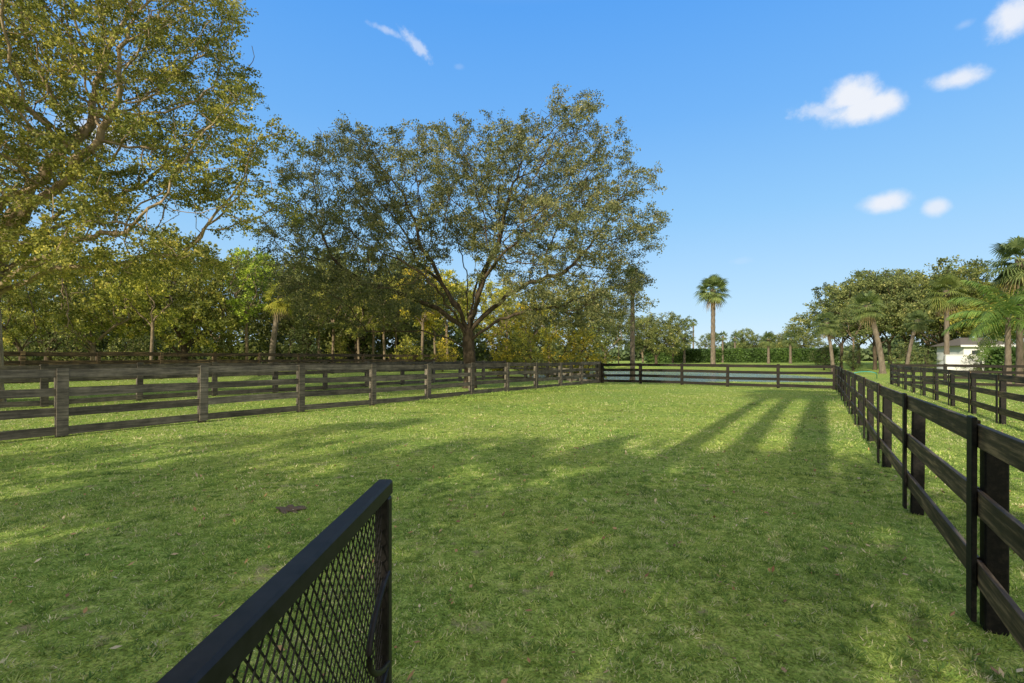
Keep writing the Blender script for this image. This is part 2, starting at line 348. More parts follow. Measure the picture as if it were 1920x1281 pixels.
# big near tree at left
lob=[(2,0,11.5,6,6,3.5),(6.0,-.5,11.8,3.3,4,3.6),(6.4,-1,8.2,2.7,3.6,2.3),(2,-2,8,5,4.5,2.6),(-4,0,10.5,4,5,4),(5.0,0,14.5,3.0,3.5,2),(8.8,-.8,8.7,1.9,2.4,1.6),(8.8,-.6,6.8,2.2,2.6,1.2),(3,-3,5.6,4.6,3.2,1.5),(6,-1,5.4,2.6,3,1.5),(1,-4,6,3,2,2),(3,-4.5,9.5,4,2,3),(0,-4.5,11,3,2,3),(4.5,-3.5,4.4,3.2,2,1.1),(7.6,-1,12.5,1.8,2.4,2.2),(2,-5,7.6,3.5,1.4,1.6),(5,-3.5,12.5,3,1.6,2.4),(7,-2,4.6,2,2,.9)]
limbs=[(0,30,2,7.5,0),(-30,48,14,6,0),(-14,24,0,7.5,0),(-20,58,12,7.5,0),(25,55,30,6,0),(80,60,40,5,0),(180,50,30,6,1),(-70,46,20,5,1),(10,72,50,7,0)]
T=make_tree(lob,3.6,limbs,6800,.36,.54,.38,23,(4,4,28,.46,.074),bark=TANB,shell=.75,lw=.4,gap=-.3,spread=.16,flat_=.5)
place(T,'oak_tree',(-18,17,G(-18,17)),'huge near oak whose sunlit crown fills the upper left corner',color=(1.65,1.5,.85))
# templates for the further trees
def dome(rad,z0,z1,seed,n=9):
    r=np.random.default_rng(seed); out=[]
    zc=(z0+z1)/2
    for i in range(n):
        a=r.random()*6.28; d=r.random()*rad*.66; s=.3+.24*r.random()
        out.append((d*math.cos(a),d*math.sin(a),zc+(r.random()-.5)*(z1-z0)*.66,rad*s,rad*s,(z1-z0)*(.17+.13*r.random())))
    return out
def lim(n,el,ln,seed):
    r=random.Random(seed); return [(i*360/n+r.uniform(-25,25),el+r.uniform(-12,12),el-22,ln*r.uniform(.8,1.2),r.choice((0,0,1))) for i in range(n)]
LA=(3,4,14,.55,.17)
TA=make_tree(dome(4.8,2.6,10,1,11),2.2,lim(5,55,3.2,1),1100,.42,.72,.18,31,LA,lw=.36)
TB=make_tree(dome(4.6,2.3,9.5,2,11),2.0,lim(6,50,3,2),1100,.42,.72,.17,32,LA,bark=BARK2,lw=.36)
TC=make_tree(dome(2.8,4.6,10.5,3),4.6,lim(4,62,2,3),750,.42,.68,.13,33,(3,4,13,.5,.17),bark=BARK2,lw=.36)
TD=make_tree(dome(5.4,1.6,8.5,4,11),1.6,lim(7,45,3.4,4),1300,.45,.75,.22,34,(3,4,13,.65,.18),lw=.36)
TE=make_tree(dome(5.4,3.0,10,8,16),2.6,lim(7,52,3.4,8),1500,.42,.72,.16,38,(3,4,15,.6,.165),lw=.36,gap=-.7)
TS=make_tree(dome(1.8,.3,4,5),.5,lim(6,55,1.2,5),420,.3,.45,.07,35,(3,3,12,.45,.12))
TX=make_tree(dome(4.0,3.0,9,6),2.6,lim(6,50,2.6,6),760,.45,.72,.2,36,(3,3,13,.5,.24),gap=-.03)
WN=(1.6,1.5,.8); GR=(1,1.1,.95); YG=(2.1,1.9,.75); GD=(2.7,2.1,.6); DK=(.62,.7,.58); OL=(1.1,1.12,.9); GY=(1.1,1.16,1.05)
TL=[
(TA,40,33,500,10,WN,'bushy olive tree at the left picture edge behind the fences'),
(TB,175,37,450,9.5,WN,'rounded yellowish tree behind the rear left fence, under the near oak'),
(TC,285,32,480,10.5,YG,'slim tree with one clear pale stem left of the fan palm'),
(TD,345,43,440,8.5,WN,'broad sunlit tree just left of the slim bright green tree'),
(TC,462,44,458,10.5,(1.9,2.2,.8),'bright green slim tree directly left of the yellowing fan palm'),
(TD,90,52,470,8.5,OL,'wide low tree far back near the left edge'),
(TB,410,58,460,9.5,OL,'dark tree set back behind the bright green slim tree'),
(TD,575,55,455,8.5,OL,'tall olive tree behind the dark rounded shrub'),
(TC,625,47,490,10.5,WN,'slender tree between the dark shrub and the big oak'),
(TD,670,52,470,8.5,OL,'rounded tree seen through the left half of the big oak'),
(TC,720,46,510,10.5,WN,'slender pale stemmed tree under the left limbs of the big oak'),
(TA,745,62,480,10,OL,'dark background tree left of the golden tree'),
(TC,792,44,490,10.5,GD,'golden yellow slender tree left of the big oak trunk'),
(TC,838,50,500,10.5,YG,'second golden slender tree, nearest the big oak trunk'),
(TB,905,66,520,9.5,YG,'yellow green tree directly behind the big oak trunk'),
(TC,950,58,530,10.5,YG,'slim yellow green tree just right of the big oak trunk'),
(TD,1000,74,545,8.5,OL,'low wide tree behind the golden shrubs'),
(TC,1030,50,535,10.5,YG,'tall stemmed tree rising out of the golden shrubs'),
(TA,1085,72,535,10,GR,'green tree left of the tall leafy palm'),
(TB,1135,92,575,9.5,OL,'small far tree left of the tall palm trunk'),
(TD,1230,98,583,8.5,OL,'rounded far oak right of the tall palm trunk'),
(TA,1262,112,592,10,GR,'dull far tree behind the left end of the long hedge'),
(TC,1160,105,600,10.5,OL,'thin far tree beside the tall palm trunk'),
(TB,1205,120,588,9.5,GR,'dark far tree left of the thin distant palm'),
(TD,1400,165,614,8.5,GR,'low distant tree behind the middle of the long hedge'),
(TB,1330,170,622,9.5,GR,'small distant tree behind the hedge near the tall lone palm'),
(TB,1450,155,622,9.5,OL,'small distant tree behind the hedge above the palm pair'),
(TD,1500,150,612,8.5,OL,'distant tree behind the right end of the long hedge'),
(TE,1578,76,512,10,GY,'leftmost tall oak of the grove at right'),
(TE,1640,70,490,10,GY,'tall grey green oak above the leaning palms'),
(TE,1700,74,485,10,GY,'widest oak at the centre of the right grove'),
(TE,1765,68,482,10,OL,'tallest oak of the right grove, above the white house'),
(TE,1835,64,500,10,WN,'warm toned oak behind the white house'),
(TE,1900,70,510,10,OL,'rear oak at the right picture edge'),
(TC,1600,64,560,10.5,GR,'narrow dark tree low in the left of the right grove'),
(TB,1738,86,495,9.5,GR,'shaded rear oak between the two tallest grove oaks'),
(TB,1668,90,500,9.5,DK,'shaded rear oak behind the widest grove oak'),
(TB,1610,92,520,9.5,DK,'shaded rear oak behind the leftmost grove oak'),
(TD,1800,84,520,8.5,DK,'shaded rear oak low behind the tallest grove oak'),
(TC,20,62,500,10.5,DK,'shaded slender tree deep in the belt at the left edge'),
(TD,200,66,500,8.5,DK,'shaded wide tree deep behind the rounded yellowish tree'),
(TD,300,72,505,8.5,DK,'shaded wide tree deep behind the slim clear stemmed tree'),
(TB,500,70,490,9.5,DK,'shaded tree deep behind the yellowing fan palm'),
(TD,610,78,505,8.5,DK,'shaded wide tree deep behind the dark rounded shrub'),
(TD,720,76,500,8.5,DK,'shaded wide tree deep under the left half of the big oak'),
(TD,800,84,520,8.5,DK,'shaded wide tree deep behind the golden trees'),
(TC,545,58,500,10.5,OL,'slender stem standing directly behind the dark rounded shrub'),
(TC,655,56,500,10.5,OL,'slender dark stem deep under the big oak, left side'),
(TC,765,60,510,10.5,OL,'slender dark stem beside the golden yellow slender tree'),
(TC,598,44,520,10.5,WN,'nearest slender stem right of the dark rounded shrub'),
(TC,672,43,530,10.5,WN,'nearest slender stem under the left half of the big oak'),
(TC,700,49,520,10.5,OL,'thin stemmed tree second left of the golden tree'),
(TC,742,52,520,10.5,YG,'thin stemmed tree next left of the golden tree'),
(TC,815,46,530,10.5,YG,'thin stemmed tree close left of the big oak trunk'),
(TC,640,51,515,10.5,OL,'thin stemmed tree right of the nearest slender stem'),
(TC,995,44,560,10.5,GD,'golden slender tree between the big oak trunk and the pond'),
]
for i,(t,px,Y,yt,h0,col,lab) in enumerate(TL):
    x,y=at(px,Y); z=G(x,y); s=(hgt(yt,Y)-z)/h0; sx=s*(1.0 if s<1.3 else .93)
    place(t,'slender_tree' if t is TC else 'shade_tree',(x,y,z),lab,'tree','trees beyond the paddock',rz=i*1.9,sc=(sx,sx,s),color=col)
SH=[(572,43,588,DK,'dark rounded shrub right of the yellowing fan palm'),(935,40,608,GD,'golden shrub nearest the big oak trunk'),(985,40,618,YG,'yellow green shrub between the two golden shrubs'),(1065,43,590,GD,'tallest golden shrub left of the pond'),(1102,44,612,YG,'golden shrub at the pond edge'),
(640,48,630,WN,'low olive shrub under the left limbs of the big oak'),(760,42,630,YG,'low yellow shrub left of the big oak trunk'),(700,52,628,GR,'low green shrub behind the rear left fence'),(425,46,612,WN,'low shrub left of the yellowing fan palm'),
(830,42,632,GD,'small yellow shrub touching the big oak trunk'),(1545,66,640,DK,'dark low shrub left of the right grove'),(1690,60,640,GR,'green shrub at the foot of the right grove'),(1735,56,650,GR,'small green shrub left of the white house'),(1600,62,648,GR,'green shrub under the leaning palms'),(1850,47,626,GR,'green shrub hiding the right side of the white house'),
(20,40,600,OL,'leafy shrub at the foot of the left edge trees'),(135,42,605,OL,'leafy shrub below the rounded yellowish tree'),(240,44,612,OL,'leafy shrub left of the clear stemmed tree'),(340,46,618,OL,'leafy shrub right of the clear stemmed tree')]
for i,(px,Y,yt,col,lab) in enumerate(SH):
    x,y=at(px,Y); z=G(x,y); s=(hgt(yt,Y)-z)/4
    place(TS,'shrub',(x,y,z),lab,'shrub','shrubs beyond the paddock',rz=i*2.3,sc=(s*1.25,s*1.25,s),color=col)
# trees behind the camera that shade the near lawn
for i,(x,y,t,s,lab) in enumerate([(-12.8,-7.2,TX,1.05,'shade tree on the left behind the viewpoint'),(-8.9,-8.3,TX,1.05,'shade tree straight behind the viewpoint'),(-5.4,-10.0,TX,1.0,'shade tree closest behind the viewpoint'),(-17.5,-9,TX,1.05,'shade tree furthest left behind the viewpoint'),(-11.5,-13.2,TX,1.2,'rear shade tree behind the viewpoint')]):
    place(t,'shade_tree',(x,y,G(x,y)),lab,'tree',rz=i*1.1+2,sc=s)
# ---------------------------------------------------------------- palms
def fan_crown(Rr,seed,nf=34,nseg=22,droop=.3,el0=-55,el1=80,seglen=.55):
    rng=np.random.default_rng(seed); Vs=[];Ts=[]
    for k in range(nf):
        az=k*2.39996+rng.normal(0,.2); t=k/(nf-1); el=R(el1+(el0-el1)*t**.9+rng.normal(0,5))
        d=np.array([math.cos(el)*math.cos(az),math.cos(el)*math.sin(az),math.sin(el)]); s=np.array([-math.sin(az),math.cos(az),0]); u=np.cross(s,-d); 
        pl=Rr*.5*(.8+.3*rng.random()); P0=d*pl; P0=P0-np.array([0,0,.06*Rr])
        w=.02*Rr/2
        Vs.append([np.zeros(3)-s*w,np.zeros(3)+s*w,P0+s*w,P0-s*w]); Ts.append(.8 if t<.8 else 1)
        sl=Rr*seglen*(.85+.3*rng.random())
        for j in range(nseg):
            ph=R(-115+230*j/(nseg-1)); ds=math.cos(ph)*d+math.sin(ph)*s+ .12*u*math.cos(ph*2); ds/=np.linalg.norm(ds)
            L_=sl*(1-.25*abs(ph)/2); wd=np.cross(ds,u); wd/=np.linalg.norm(wd)+1e-9; ww=.022*Rr
            p1=P0+ds*L_*.55-np.array([0,0,droop*.15*L_]); p2=P0+ds*L_*.95-np.array([0,0,droop*(.9+.6*rng.random())*L_])
            Vs.append([P0-wd*ww*.3,P0+wd*ww*.3,p1+wd*ww,p1-wd*ww]); Vs.append([p1-wd*ww,p1+wd*ww,p2+wd*ww*.15,p2-wd*ww*.15])
            tt=np.clip(.35+rng.normal(0,.15)+.25*t,0,1); Ts+= [tt,tt]
    V=np.array(Vs).reshape(-1,3); return V,np.array(Ts)
def feather_crown(Rr,seed,nf=20,nl=36,el0=-25,el1=75):
    rng=np.random.default_rng(seed); Vs=[];Ts=[]
    for k in range(nf):
        az=k*2.39996+rng.normal(0,.15); t=k/(nf-1); el=R(el1+(el0-el1)*t+rng.normal(0,5)); Lf=Rr*(1.0+.25*rng.random())
        h=np.array([math.cos(az),math.sin(az),0]); s=np.array([-math.sin(az),math.cos(az),0]); pts=[]
        for i in range(nl+1):
            q=i/nl; e=el-R(80)*q*q*.9; 
            pts.append((0,0,0) if i==0 else tuple(np.array(pts[-1])+Lf/nl*(h*math.cos(e)+np.array([0,0,math.sin(e)]))))
        pts=np.array(pts); w=.012*Rr
        for i in range(nl):
            Vs.append([pts[i]-s*w*(1-i/nl),pts[i]+s*w*(1-i/nl),pts[i+1]+s*w*(1-i/nl),pts[i+1]-s*w*(1-i/nl)]); Ts.append(.75)
            if i<3: continue
            q=i/nl; ll=Rr*.26*math.sin(math.pi*min(1,.15+q*.85))**.6+.03; dd=norm(pts[i+1]-pts[i])
            for sg in (-1,1):
                ld=norm(s*sg*.8+dd*.6+np.array([0,0,-.35+rng.normal(0,.12)])); tip=pts[i]+ld*ll-np.array([0,0,.35*ll]); md=pts[i]+ld*ll*.5; ww=dd*.011*Rr
                Vs.append([pts[i]-ww*.5,pts[i]+ww*.5,md+ww,md-ww]); Vs.append([md-ww,md+ww,tip+ww*.1,tip-ww*.1]); tt=np.clip(.4+rng.normal(0,.15),0,1); Ts+=[tt,tt]
    return np.array(Vs).reshape(-1,3),np.array(Ts)
def palm(kind,px,Y,yc,rpx,label,lean=(0,0),rt=.17,color=(1,1,1),seed=0,xy=None,hh=None,nf=34,dead=True,group='palms beyond the paddock',el0=-55):
    x,y=xy if xy else at(px,Y); z=G(x,y); hc=(hh if hh else hgt(yc,Y)-z); Rr=rpx*Y/F if rpx else 1.6
    e=empty('feather_palm' if kind=='feather' else 'fan_palm',(x,y,z)); tag(e,label,'palm tree',group)
    n=26; t=np.linspace(0,1,n); pts=np.stack([lean[0]*t**1.6,lean[1]*t**1.6,-.2+(hc+.2)*t],-1)
    rad=rt*(1.25-.35*t+.35*np.exp(-t*hc/.4))*(1+.07*np.where(np.arange(n)%2,1,-1)); 
    if kind!='feather': rad=rad+rt*.55*np.exp(-((1-t)*hc/.9)**2)
    V,Fc=tube(pts,rad,10); link('trunk',mesh_np('trunk',V,Fc,4,PBARK,smooth=True),e)
    top=(lean[0],lean[1],hc)
    if kind=='feather': V,T_=feather_crown(Rr,seed)
    else: V,T_=fan_crown(Rr,seed,nf,el0=el0)
    o=link('crown',mesh_np('crown',V,np.arange(len(V)).reshape(-1,4),4,PALM,T_),e,top); o.color=(*color,1)
    if dead and kind!='feather':
        V,T_=fan_crown(Rr*.75,seed+5,8,14,.8,-70,-45); link('dead_fronds',mesh_np('dead_fronds',V,np.arange(len(V)).reshape(-1,4),4,DEAD,T_),e,(top[0],top[1],top[2]-.15))
    return e
palm('fan',1337,82,543,38,'tall lone fan palm standing against the open sky beyond the pond',rt=.32,seed=1,nf=40,color=(1.2,1.2,1.1),el0=-38)
palm('fan',1186,36,522,34,'tall palm with a thin bare trunk behind the far left fence corner',rt=.15,seed=2,color=(1.1,1,.75),nf=20)
palm('fan',508,40,556,38,'yellowing fan palm among the trees behind the left fences',rt=.2,seed=3,color=(2.2,1.7,.7),lean=(.8,0))
palm('fan',1655,52,572,36,'fan palm with a leaning pale trunk at the foot of the right grove',rt=.24,seed=4,lean=(-1.6,0),color=(1.1,1.1,1))
palm('fan',1562,58,604,30,'short fan palm at the left end of the right grove',rt=.17,seed=5,lean=(-.8,0),color=(1,1,1))
palm('fan',1700,58,600,26,'slim fan palm in the middle of the right grove',rt=.17,seed=6,lean=(1.3,0),color=(1,1,1))
palm('fan',1775,50,545,44,'fan palm with a full crown beside the white house',rt=.2,seed=7,color=(1.2,1.1,.8))
palm('fan',1912,30,486,62,'tall fan palm cut by the right picture edge',rt=.15,seed=8,color=(.95,.95,.95))
palm('feather',1890,30,596,96,'green feather palm with long arching fronds at the right edge',rt=.14,seed=9,color=(1.1,1.3,.85))
palm('fan',1283,112,634,15,'small far palm left of the tall lone palm',rt=.22,seed=10,nf=24,dead=False)
palm('fan',1300,140,604,10,'thin distant palm with a tiny crown and a pale stem',rt=.2,seed=11,nf=20,dead=False)
palm('fan',1441,92,635,20,'small palm in front of the hedge, left one of the pair',rt=.2,seed=12,nf=26,dead=False)
palm('fan',1482,94,634,19,'small palm in front of the hedge, right one of the pair',rt=.2,seed=13,nf=26,dead=False)
palm('fan',1355,116,630,13,'small far palm just right of the tall lone palm',rt=.2,seed=14,nf=20,dead=False)
palm('fan',1378,118,632,13,'second small far palm right of the tall lone palm',rt=.2,seed=15,nf=20,dead=False)
for i,(x,y,h_) in enumerate([(-6.94,-7,15.8),(-5.6,-6.5,15.4),(-4.28,-6.3,15.0)]):
    palm('fan',0,0,0,0,['leftmost','middle','rightmost'][i]+' tall palm behind the viewpoint',xy=(x,y),hh=h_,rt=[.22,.22,.32][i],seed=20+i,nf=18,group='tall palms behind the viewpoint')
# ---------------------------------------------------------------- hedges, far wood
def hedge(name,x0,y0,x1,y1,h,d,label,n,ls,seed):
    rng=np.random.default_rng(seed); L_=math.hypot(x1-x0,y1-y0); a=math.atan2(y1-y0,x1-x0)
    z=min(G(x0,y0),G(x1,y1)); e=empty(name,(x0,y0,z),a); tag(e,label,'hedge')
    link('inner_growth',boxes('core',[(L_/2,0,h/2-.1,L_-.4,d-.5,h-.3)],HEDGE),e)
    f=rng.random(n); x=rng.random(n)*L_; top=f<.3
    y=np.where(top,(rng.random(n)-.5)*d,np.where(rng.random(n)<.7,-d/2,d/2))+rng.normal(0,.08,n)
    zz=np.where(top,h,rng.random(n)*h)+rng.normal(0,.07,n)+.05*np.sin(x*1.3)
    Pp=np.stack([x,y,zz],-1); D_=norm(rng.normal(0,1,(n,3))+[0,0,.1]); l=ls*(.6+.8*rng.random(n))
    link('foliage',leaf_quads(Pp,D_,l,l*.4,rng.random(n),HEDGE,rng,'foliage'),e)
x0,y0=at(1212,122); x1,y1=at(1568,110)
hedge('hedge',x0,y0,x1,y1,3.0,2,'long clipped dark green hedge beyond the pond',20000,.38,1)
x0,y0=at(1862,46); x1,y1=at(1990,40)
hedge('hedge',x0,y0,x1,y1,2.3,1.2,'short clipped hedge at the right picture edge',5000,.25,2)
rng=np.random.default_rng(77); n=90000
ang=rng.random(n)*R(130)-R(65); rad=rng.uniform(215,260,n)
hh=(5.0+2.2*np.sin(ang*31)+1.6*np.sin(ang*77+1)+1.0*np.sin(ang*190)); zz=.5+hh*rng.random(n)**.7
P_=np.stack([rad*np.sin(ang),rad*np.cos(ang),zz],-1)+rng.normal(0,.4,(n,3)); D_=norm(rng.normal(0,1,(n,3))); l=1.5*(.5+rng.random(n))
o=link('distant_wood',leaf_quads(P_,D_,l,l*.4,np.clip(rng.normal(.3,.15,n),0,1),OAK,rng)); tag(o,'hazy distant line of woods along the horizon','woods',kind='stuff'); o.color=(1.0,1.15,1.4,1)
# thicket under the belt of trees on the left
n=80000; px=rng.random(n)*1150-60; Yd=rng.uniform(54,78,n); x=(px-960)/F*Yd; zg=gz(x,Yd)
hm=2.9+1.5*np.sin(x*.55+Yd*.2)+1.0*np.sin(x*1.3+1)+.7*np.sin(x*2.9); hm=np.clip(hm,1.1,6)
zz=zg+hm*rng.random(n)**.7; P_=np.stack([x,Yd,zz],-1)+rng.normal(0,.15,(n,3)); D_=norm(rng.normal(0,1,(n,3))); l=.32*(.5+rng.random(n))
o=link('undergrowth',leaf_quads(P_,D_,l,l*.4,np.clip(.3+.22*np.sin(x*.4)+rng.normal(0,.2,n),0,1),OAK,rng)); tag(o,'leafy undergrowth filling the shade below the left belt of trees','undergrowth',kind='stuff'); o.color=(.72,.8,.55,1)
# ---------------------------------------------------------------- fences
def fence(name,label,p0,p1,nb,height,rails,mat,side,pmat=None,face_w=.15,rail_w=.15,seed=0,cat='fence',pw=.14,post_h=None):
    rnd=random.Random(seed); pmat=pmat or mat; post_h=post_h or height
    L_=math.hypot(p1[0]-p0[0],p1[1]-p0[1]); a=math.atan2(p1[1]-p0[1],p1[0]-p0[0]); s=L_/nb
    gzs=[G(p0[0]+(p1[0]-p0[0])*k/nb,p0[1]+(p1[1]-p0[1])*k/nb) for k in range(nb+1)]
    e=empty(name,(p0[0],p0[1],0),a); tag(e,label,cat)
    post=boxes('post',[(0,0,post_h/2-.17,pw,pw,post_h+.3)],pmat,.008)
    board=boxes('face_board',[(0,0,height/2+.02,face_w,.026,height-.02)],pmat,.004)
    rail=[boxes('rail',[(s/2,0,0,s-.004,.028,rail_w*f)],mat,.003) for f in (.96,1,1.04)]
    for k in range(nb+1):
        z=gzs[k]; j=rnd.uniform(-.02,.02)
        o=link('post',post,e,(k*s,-side*(.018+pw/2),z+j)); o.rotation_euler=(rnd.uniform(-.015,.015),rnd.uniform(-.015,.015),rnd.uniform(-.05,.05))
        o=link('face_board',board,e,(k*s+rnd.uniform(-.01,.01),side*.0305,z+rnd.uniform(-.02,.02))); o.rotation_euler=(0,rnd.uniform(-.015,.015),0)
        if k<nb:
            for h_ in rails:
                z0=z+h_+rnd.uniform(-.016,.016); z1=gzs[k+1]+h_+rnd.uniform(-.016,.016)
                o=link('rail',rnd.choice(rail),e,(k*s,0,z0)); o.rotation_euler=(rnd.uniform(-.015,.015),-math.atan2(z1-z0,s),0)
    return e
R4=[1.29,.91,.52,.13]
fence('board_fence','weathered grey brown four board fence along the left of the paddock',(-9.13-3*1.487,10.05-3*2.225),(5.74,32.3),13,1.39,R4,WOOD_L,-1,face_w=.19,rail_w=.165,seed=1)
fence('board_fence','dark four board fence across the far end, in front of the pond',(5.86,32.25),(16.40,25.24),5,1.28,[1.18,.84,.49,.15],WOOD_B,-1,rail_w=.16,seed=2)
fence('board_fence','black painted three board fence along the right of the paddock',(1.37,.69),(16.45,25.2),11,1.21,[1.135,.735,.335],WOOD_R,1,pmat=POSTB,face_w=.12,rail_w=.14,seed=3,pw=.105,post_h=1.07)
L2a=(-13.96-3*1.487,18.6-3*2.225); L2b=(-13.96+9*1.487,18.6+9*2.225)
fence('board_fence','middle weathered fence running behind the left paddock fence',L2a,L2b,12,1.42,R4,WOOD_L,-1,face_w=.2,rail_w=.175,seed=4)
fence('board_fence','short cross fence closing the lane near the far left corner',(L2b[0]+.1,L2b[1]-.15),(5.6,32.5),4,1.3,[1.2,.85,.5,.13],WOOD_L,1,seed=5)
f=lambda Y:(-29.53+.668*(Y-10.05),Y)
fence('board_fence','rearmost dark fence under the trees on the left',f(13),f(46.4),15,1.42,[1.31,.91,.52,.13],WOOD_R,-1,rail_w=.2,seed=6)
q=lambda Y:(4.42+.6165*Y,Y)
fence('board_fence','black fence of the next paddock, parallel to the right fence',q(3.2),q(30),12,1.2,[1.12,.73,.335],WOOD_R,1,pmat=POSTB,seed=7,pw=.11,face_w=.1,post_h=1.1)
e0=q(30.2); fence('board_fence','far black cross fence of the right hand paddock',(e0[0]+.1,e0[1]),(e0[0]+17,e0[1]-10.5),8,1.25,[1.16,.83,.48,.13],WOOD_B,-1,seed=8)
# ---------------------------------------------------------------- foreground gate
GX=-.315; top=1.3; y0,y1=-1.35,1.235; zb=.12; tq=.038
g=empty('metal_gate',(GX,y1,0)); tag(g,'black metal gate with diamond mesh standing open in the foreground','gate')
Lg=y1-y0
link('top_rail',boxes('top_rail',[(0,-Lg/2,top-tq/2,tq,Lg,tq)],METAL,.005),g)
link('bottom_rail',boxes('bottom_rail',[(0,-Lg/2,zb+tq/2,tq,Lg,tq)],METAL,.004),g)
for yy in (-tq/2-.0,-Lg+tq/2): link('upright',boxes('upright',[(0,yy,(top-tq-.002+zb+tq+.002)/2,tq-.004,tq-.004,top-zb-2*tq-.004)],METAL,.003),g)
bm=bmesh.new(); ax,az=.028,.038; Y0,Y1=-Lg+tq,-tq; Z0,Z1=zb+tq,top-tq; sl=az/ax
for sg in (-1,1):
    cc=Z0-5
    while cc<Z1+5:
        ys=sorted([(Z0-cc)/(sg*sl),(Z1-cc)/(sg*sl)]); a_=max(Y0,ys[0]); b_=min(Y1,ys[1])
        if b_-a_>.005:
            pa=Vector((.0013*sg,a_,cc+sg*sl*a_)); pb=Vector((.0013*sg,b_,cc+sg*sl*b_)); d=(pb-pa); Ln=d.length
            M=Matrix.Translation((pa+pb)/2)@d.to_track_quat('Y','Z').to_matrix().to_4x4()@Matrix.Diagonal((.0023,Ln,.0023,1))
            bmesh.ops.create_cube(bm,size=1,matrix=M)
        cc+=az
me=bpy.data.meshes.new('mesh_panel'); bm.to_mesh(me); bm.free(); me.materials.append(METAL); link('mesh_panel',me,g)
t=np.linspace(0,1,20); pts=np.stack([.014+0*t,-.03-.16*np.sin(t*np.pi)**.7,1.08-.22*t],-1)
V,Fc=tube(pts,.007,8); link('latch_loop',mesh_np('latch',V,Fc,4,METAL,smooth=True),g)
V,Fc=tube([(.014,-.03,.862),(.014,-.08,.84),(.014,-.14,.85),(.014,-.15,.875)],.007,8); link('latch_hook',mesh_np('hook',V,Fc,4,METAL,smooth=True),g)
gp=empty('gate_post',(GX,y0-.12,0)); tag(gp,'black square wooden gate post behind the viewpoint','post'); link('post_shaft',boxes('shaft',[(0,0,.7,.14,.14,1.5)],WOOD_B,.008),gp); link('post_cap',boxes('cap',[(0,0,1.466,.17,.17,.03)],WOOD_B,.008),gp)
# ---------------------------------------------------------------- house
hx,hy=at(1822,60); hz=G(hx,hy)
h=empty('white_house',(hx,hy,hz),R(-12)); tag(h,'small white house with a dark roof half hidden by the right grove','house')
link('wall',boxes('wall',[(0,0,1.6,4.6,5,3.2)],WHITE),h)
bm=bmesh.new(); v=[bm.verts.new(p) for p in [(-2.9,-3.0,3.1),(2.9,-3.0,3.1),(2.9,3.0,3.1),(-2.9,3.0,3.1),(-1.2,0,4.1),(1.2,0,4.1)]]
for fc in ((0,1,5,4),(1,2,5),(2,3,4,5),(3,0,4),(3,2,1,0)): bm.faces.new([v[i] for i in fc])
me=bpy.data.meshes.new('roof'); bm.to_mesh(me); bm.free(); me.materials.append(ROOF); link('roof',me,h)
link('fascia',boxes('fascia',[(0,-3.03,3.05,5.8,.06,.22)],WHITE),h)
for xx in (-1.1,1.1):
    w=link('window',boxes('window',[(xx,-2.52,2.1,1.0,.08,1.0)],WHITE),h); link('pane',boxes('pane',[(xx,-2.57,2.1,.85,.04,.85)],GLASSD),w)
wx,wy=at(1806,48); W=empty('garden_wall',(wx,wy,G(wx,wy)),R(-12)); tag(W,'low white garden wall in front of the white house','wall')
link('wall_face',boxes('wf',[(0,0,.95,3.0,.2,1.9)],WHITE),W); link('coping',boxes('cp',[(0,0,1.93,3.1,.28,.07)],WHITE),W)
# hose
hx,hy=at(1622,40); t=np.linspace(0,1,30); pts=np.stack([t*2.4-1.2,.5*np.sin(t*7),.05+.55*np.sin(t*np.pi)],-1); V,Fc=tube(pts,.03,8)
tag(link('garden_hose',mesh_np('hose',V,Fc,4,TEAL,smooth=True),loc=(hx,hy,G(hx,hy))),'teal garden hose arching over the grass past the right fence','hose')
# ---------------------------------------------------------------- light & sky
EL=R(24); AZ=R(32.3)
tr=Vector((math.sin(AZ)*math.cos(EL),math.cos(AZ)*math.cos(EL),-math.sin(EL)))
sl_=bpy.data.lights.new('Sun','SUN'); sl_.energy=5; sl_.angle=R(.5); sl_.color=(1,.91,.71); so=bpy.data.objects.new('Sun',sl_); C.objects.link(so); so.rotation_euler=tr.to_track_quat('-Z','Y').to_euler()
w=bpy.data.worlds.new('World'); bpy.context.scene.world=w; w.use_nodes=True; N=w.node_tree.nodes; L=w.node_tree.links; N.clear()
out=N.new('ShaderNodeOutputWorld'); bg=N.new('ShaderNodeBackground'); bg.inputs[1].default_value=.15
sk=N.new('ShaderNodeTexSky'); sk.sky_type='NISHITA'; sk.sun_disc=False; sk.sun_elevation=EL; sk.sun_rotation=R(212.3); sk.ozone_density=1.5; sk.air_density=1.0; sk.dust_density=.4
tc=N.new('ShaderNodeTexCoord'); nv=N.new('ShaderNodeVectorMath'); nv.operation='NORMALIZE'; L.new(tc.outputs['Generated'],nv.inputs[0]); dv=nv.outputs[0]
sx=N.new('ShaderNodeSeparateXYZ'); L.new(dv,sx.inputs[0])
gr=ramp(N,[(0,(.64,.82,.97)),(.08,(.50,.75,.98)),(.26,(.29,.61,.99)),(.42,(.17,.48,.99)),(.58,(.10,.39,.97)),(.8,(.55,.60,.70))]); L.new(sx.outputs[2],gr.inputs[0])  # last stop: zenith above the frame, paled and brightened as added fill for shade
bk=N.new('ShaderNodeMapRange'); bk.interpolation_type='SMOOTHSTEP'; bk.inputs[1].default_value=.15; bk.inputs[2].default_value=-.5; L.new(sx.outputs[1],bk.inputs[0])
grb=mixc(N,L,gr.outputs[0],(1.05,.99,.90),bk.outputs[0])  # sky behind the camera turned warm white as added, unseen fill
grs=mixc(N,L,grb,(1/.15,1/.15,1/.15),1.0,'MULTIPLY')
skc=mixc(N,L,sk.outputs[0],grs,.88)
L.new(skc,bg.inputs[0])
n1=noise(N,L,20,9,.62,dv)
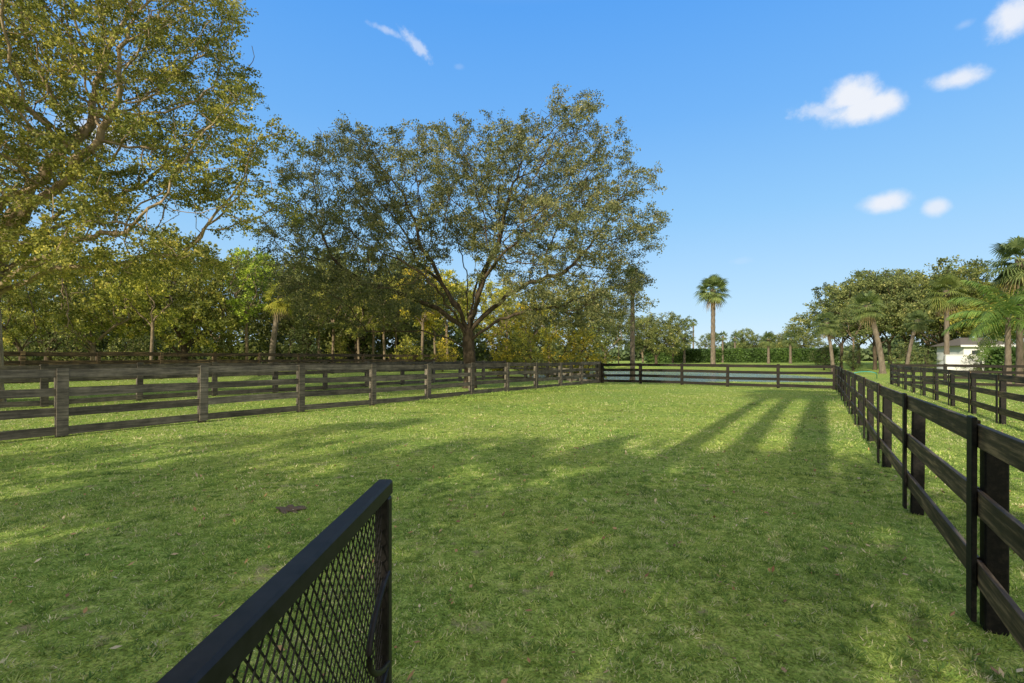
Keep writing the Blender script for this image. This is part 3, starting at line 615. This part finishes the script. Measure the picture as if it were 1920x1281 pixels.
def mth(op,a,b=None):
    m=N.new('ShaderNodeMath'); m.operation=op
    for i,v in enumerate((a,b)):
        if v is None: continue
        if isinstance(v,(int,float)): m.inputs[i].default_value=v
        else: L.new(v,m.inputs[i])
    return m.outputs[0]
acc=None
for (px,py,rx,ry,rot,st,nk) in [(1595,182,62,40,0,1,1.1),(1530,208,50,22,10,.6,1.8),(1655,198,40,34,0,1,.9),(1605,208,70,30,0,1,1.0),(1795,148,50,22,8,.9,1.0),(1660,379,46,23,0,.95,.7),(1755,389,24,19,0,.8,.7),(785,90,46,13,38,.55,2.4),(725,57,34,8,12,.4,2.0),(1895,35,44,38,60,.95,1.1),(1808,46,18,10,0,.2,1.2),(190,250,70,30,0,.9,1.4),(860,125,12,7,0,.12,.8),(1390,490,25,8,0,.1,1.5)]:
    c=Vector(((px-960)/F,1,(HZ-py)/F)); Lc=c.length; c.normalize(); r_=c.cross(Vector((0,0,1))).normalized(); u=r_.cross(c)
    ro=R(-rot); a1=(r_*math.cos(ro)+u*math.sin(ro)); a2=(-r_*math.sin(ro)+u*math.cos(ro))
    a1=a1/(rx/F/Lc); a2=a2/(ry/F/Lc); c3=c*3
    sb=N.new('ShaderNodeVectorMath'); sb.operation='SUBTRACT'; L.new(dv,sb.inputs[0]); sb.inputs[1].default_value=c
    sq=None
    for ax_ in (a1,a2,c3):
        dt=N.new('ShaderNodeVectorMath'); dt.operation='DOT_PRODUCT'; L.new(sb.outputs[0],dt.inputs[0]); dt.inputs[1].default_value=ax_
        s2=mth('MULTIPLY',dt.outputs['Value'],dt.outputs['Value']); sq=s2 if sq is None else mth('ADD',sq,s2)
    ln=mth('SQRT',sq); nn=mth('MULTIPLY',mth('SUBTRACT',n1.outputs[0],.5),nk*1.6)
    v=mth('ADD',mth('SUBTRACT',1.0,ln),nn)
    sm=N.new('ShaderNodeMapRange'); sm.interpolation_type='SMOOTHSTEP'; sm.inputs[1].default_value=-.05; sm.inputs[2].default_value=.8; sm.inputs[4].default_value=st; L.new(v,sm.inputs[0])
    fd=N.new('ShaderNodeMapRange'); fd.inputs[1].default_value=1.7; fd.inputs[2].default_value=1.1; fd.inputs[3].default_value=0; fd.inputs[4].default_value=1; L.new(ln,fd.inputs[0])
    v=mth('MULTIPLY',sm.outputs[0],fd.outputs[0])
    acc=v if acc is None else mth('MAXIMUM',acc,v)
cb=N.new('ShaderNodeBackground'); cb.inputs[0].default_value=(.88,.92,1,1); cb.inputs[1].default_value=.97
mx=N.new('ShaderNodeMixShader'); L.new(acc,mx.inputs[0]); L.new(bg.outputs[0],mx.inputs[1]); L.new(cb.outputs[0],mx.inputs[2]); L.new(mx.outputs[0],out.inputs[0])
# ---------------------------------------------------------------- camera
cd=bpy.data.cameras.new('Camera'); cam=bpy.data.objects.new('Camera',cd); C.objects.link(cam); cam.location=(0,0,H); cam.rotation_euler=(R(90),0,0)
cd.sensor_width=36; cd.lens=36*F/1920; cd.shift_y=(HZ-640.5)/1920; cd.clip_start=.05; cd.clip_end=4000
bpy.context.scene.camera=cam
vs=bpy.context.scene.view_settings; vs.view_transform='Standard'; vs.look='None'; vs.exposure=0
